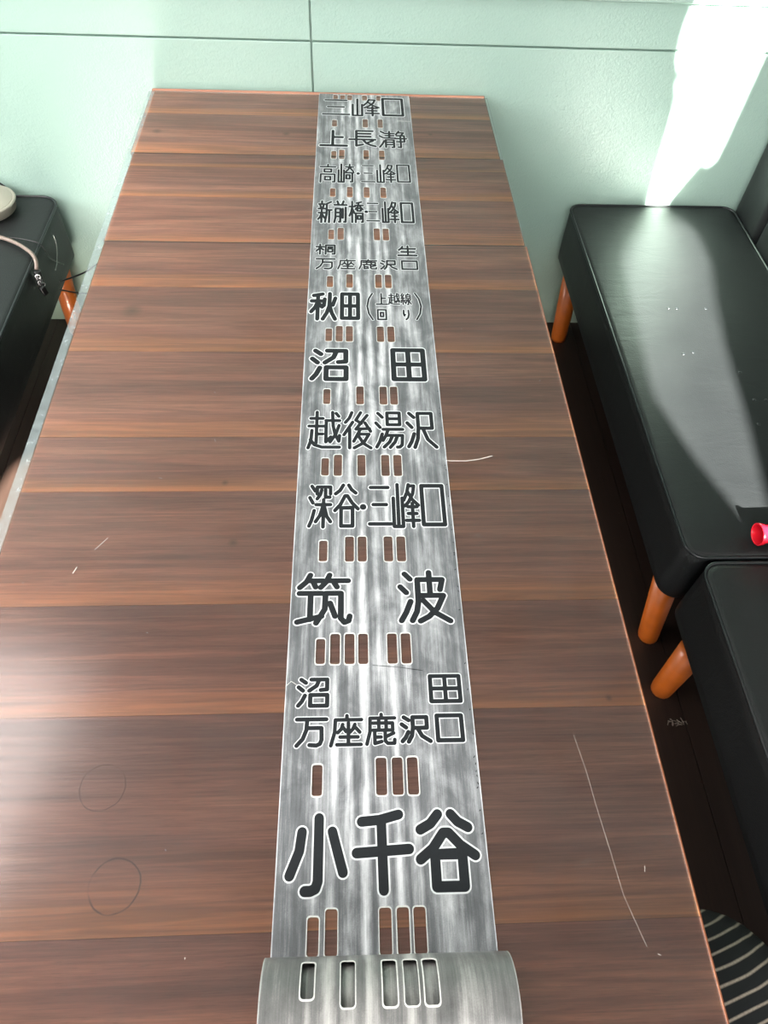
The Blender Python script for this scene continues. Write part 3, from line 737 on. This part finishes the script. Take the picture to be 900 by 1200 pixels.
o = link('plug', box_bm(-.007, .007, -.005, .005, -.024, 0, .002, 2), black_p, cord, True); o.location = (-.728 - cord.location.x, 1.462 - 1.52, .385 - .42); o.rotation_euler = (.1, -.2, .9)
def wire(pts, r, label, mt=black_p):
    p = smooth_path(pts); o = link('wire', tube_bm([Vector(q) - Vector(pts[0]) for q in p], r, 8), mt, None, True); o.location = pts[0]
    return tag(o, label, 'wire')
wire([(-1.02, 1.585, .4255), (-.92, 1.60, .4255), (-.82, 1.60, .4255), (-.762, 1.588, .4235), (-.7462, 1.585, .413), (-.7450, 1.60, .37), (-.7450, 1.66, .31)], .0016, 'thin black wire crossing the left bench top and hanging down its side')
wire([(-.745, 1.60, .30), (-.70, 1.66, .285), (-.66, 1.70, .29), (-.60, 1.72, .28)], .0022, 'black wire leading from the left bench under the table')
wire([(-.744, 1.58, .29), (-.71, 1.62, .25), (-.66, 1.66, .22), (-.60, 1.70, .20)], .0020, 'lower black wire running down from the left bench beneath the table')
wire([(-1.05, 1.812, .53), (-.98, 1.812, .50), (-.93, 1.808, .475), (-.88, 1.800, .44), (-.86, 1.785, .426)], .002, 'dark wire against the mint wall above the beige disc')
wire([(-.7455, 1.665, .392), (-.744, 1.66, .372), (-.744, 1.63, .345), (-.7445, 1.60, .335)], .0010, 'fine silvery wire on the side of the left bench', chrome)

# red plastic cup lying at the joint of the two right benches
rx, ry = .735, .694
cup = thing('plastic_cup', (rx, ry, .4195), 'red plastic cup lying on its side where the two right benches meet', 'cup')
n = 32
def cr(r, x): return [(x, r * sin(2 * pi * k / n), .0215 + r * cos(2 * pi * k / n)) for k in range(n)]
link('shell', loft_bm([cr(.017, .10), cr(.0175, .012), cr(.0195, .008), cr(.0205, .004), cr(.0205, 0), cr(.0190, -.001), cr(.0180, .001), cr(.0160, .010), cr(.0155, .09)]), red_m, cup, True)
cup.rotation_euler = (0, 0, radians(2))
# striped cushion beside the near bench
sc_ = thing('striped_cushion', (.522, -.090, 0), 'black floor cushion with thin greyish stripes between table and near bench', 'cushion')
bm = bmesh.new(); rr = []
nn = 48
for q in range(0, 26):
    t_ = q / 25 * pi
    z = .205 - .205 * cos(t_); s = sin(t_) ** .55
    rr.append([(.0 + .105 * s * (abs(cos(2 * pi * k / nn)) ** .85) * (1 if cos(2 * pi * k / nn) >= 0 else -1), .225 * s * (abs(sin(2 * pi * k / nn)) ** .85) * (1 if sin(2 * pi * k / nn) >= 0 else -1), z) for k in range(nn)])
rr[0] = [(x * .0 + .05 * cos(2 * pi * k / nn), .11 * sin(2 * pi * k / nn), 0) for k, (x, y, z) in enumerate(rr[0])]
rr[-1] = [(.004 * cos(2 * pi * k / nn), .004 * sin(2 * pi * k / nn), .41) for k in range(nn)]
link('cover', loft_bm(rr, bm=bm), stripe_m, sc_, True)
link('seam', tube_bm([(.1055 * (abs(cos(2 * pi * k / 64)) ** .85) * (1 if cos(2 * pi * k / 64) >= 0 else -1), .2255 * (abs(sin(2 * pi * k / 64)) ** .85) * (1 if sin(2 * pi * k / 64) >= 0 else -1), .205) for k in range(64)], .002, 6, True), black_p, sc_, True)

# a tuft of lint on the dark floor
bm = bmesh.new()
for k in range(16):
    a = random.uniform(0, 2 * pi); c = Vector((random.uniform(-.018, .018), random.uniform(-.007, .007), .0012))
    q = [c + Vector((random.uniform(-.008, .008), random.uniform(-.006, .006), random.uniform(0, .003))) for _ in range(3)]
    tube_bm(q, .0008, 5, bm=bm)
lint_m = plain('grey_lint', srgb(120, 108, 98), .9)
o = link('lint', bm, lint_m); o.location = (.700, .508, .001); o['kind'] = 'stuff'
tag(o, 'small tuft of grey lint on the dark floor below the near bench', 'lint')
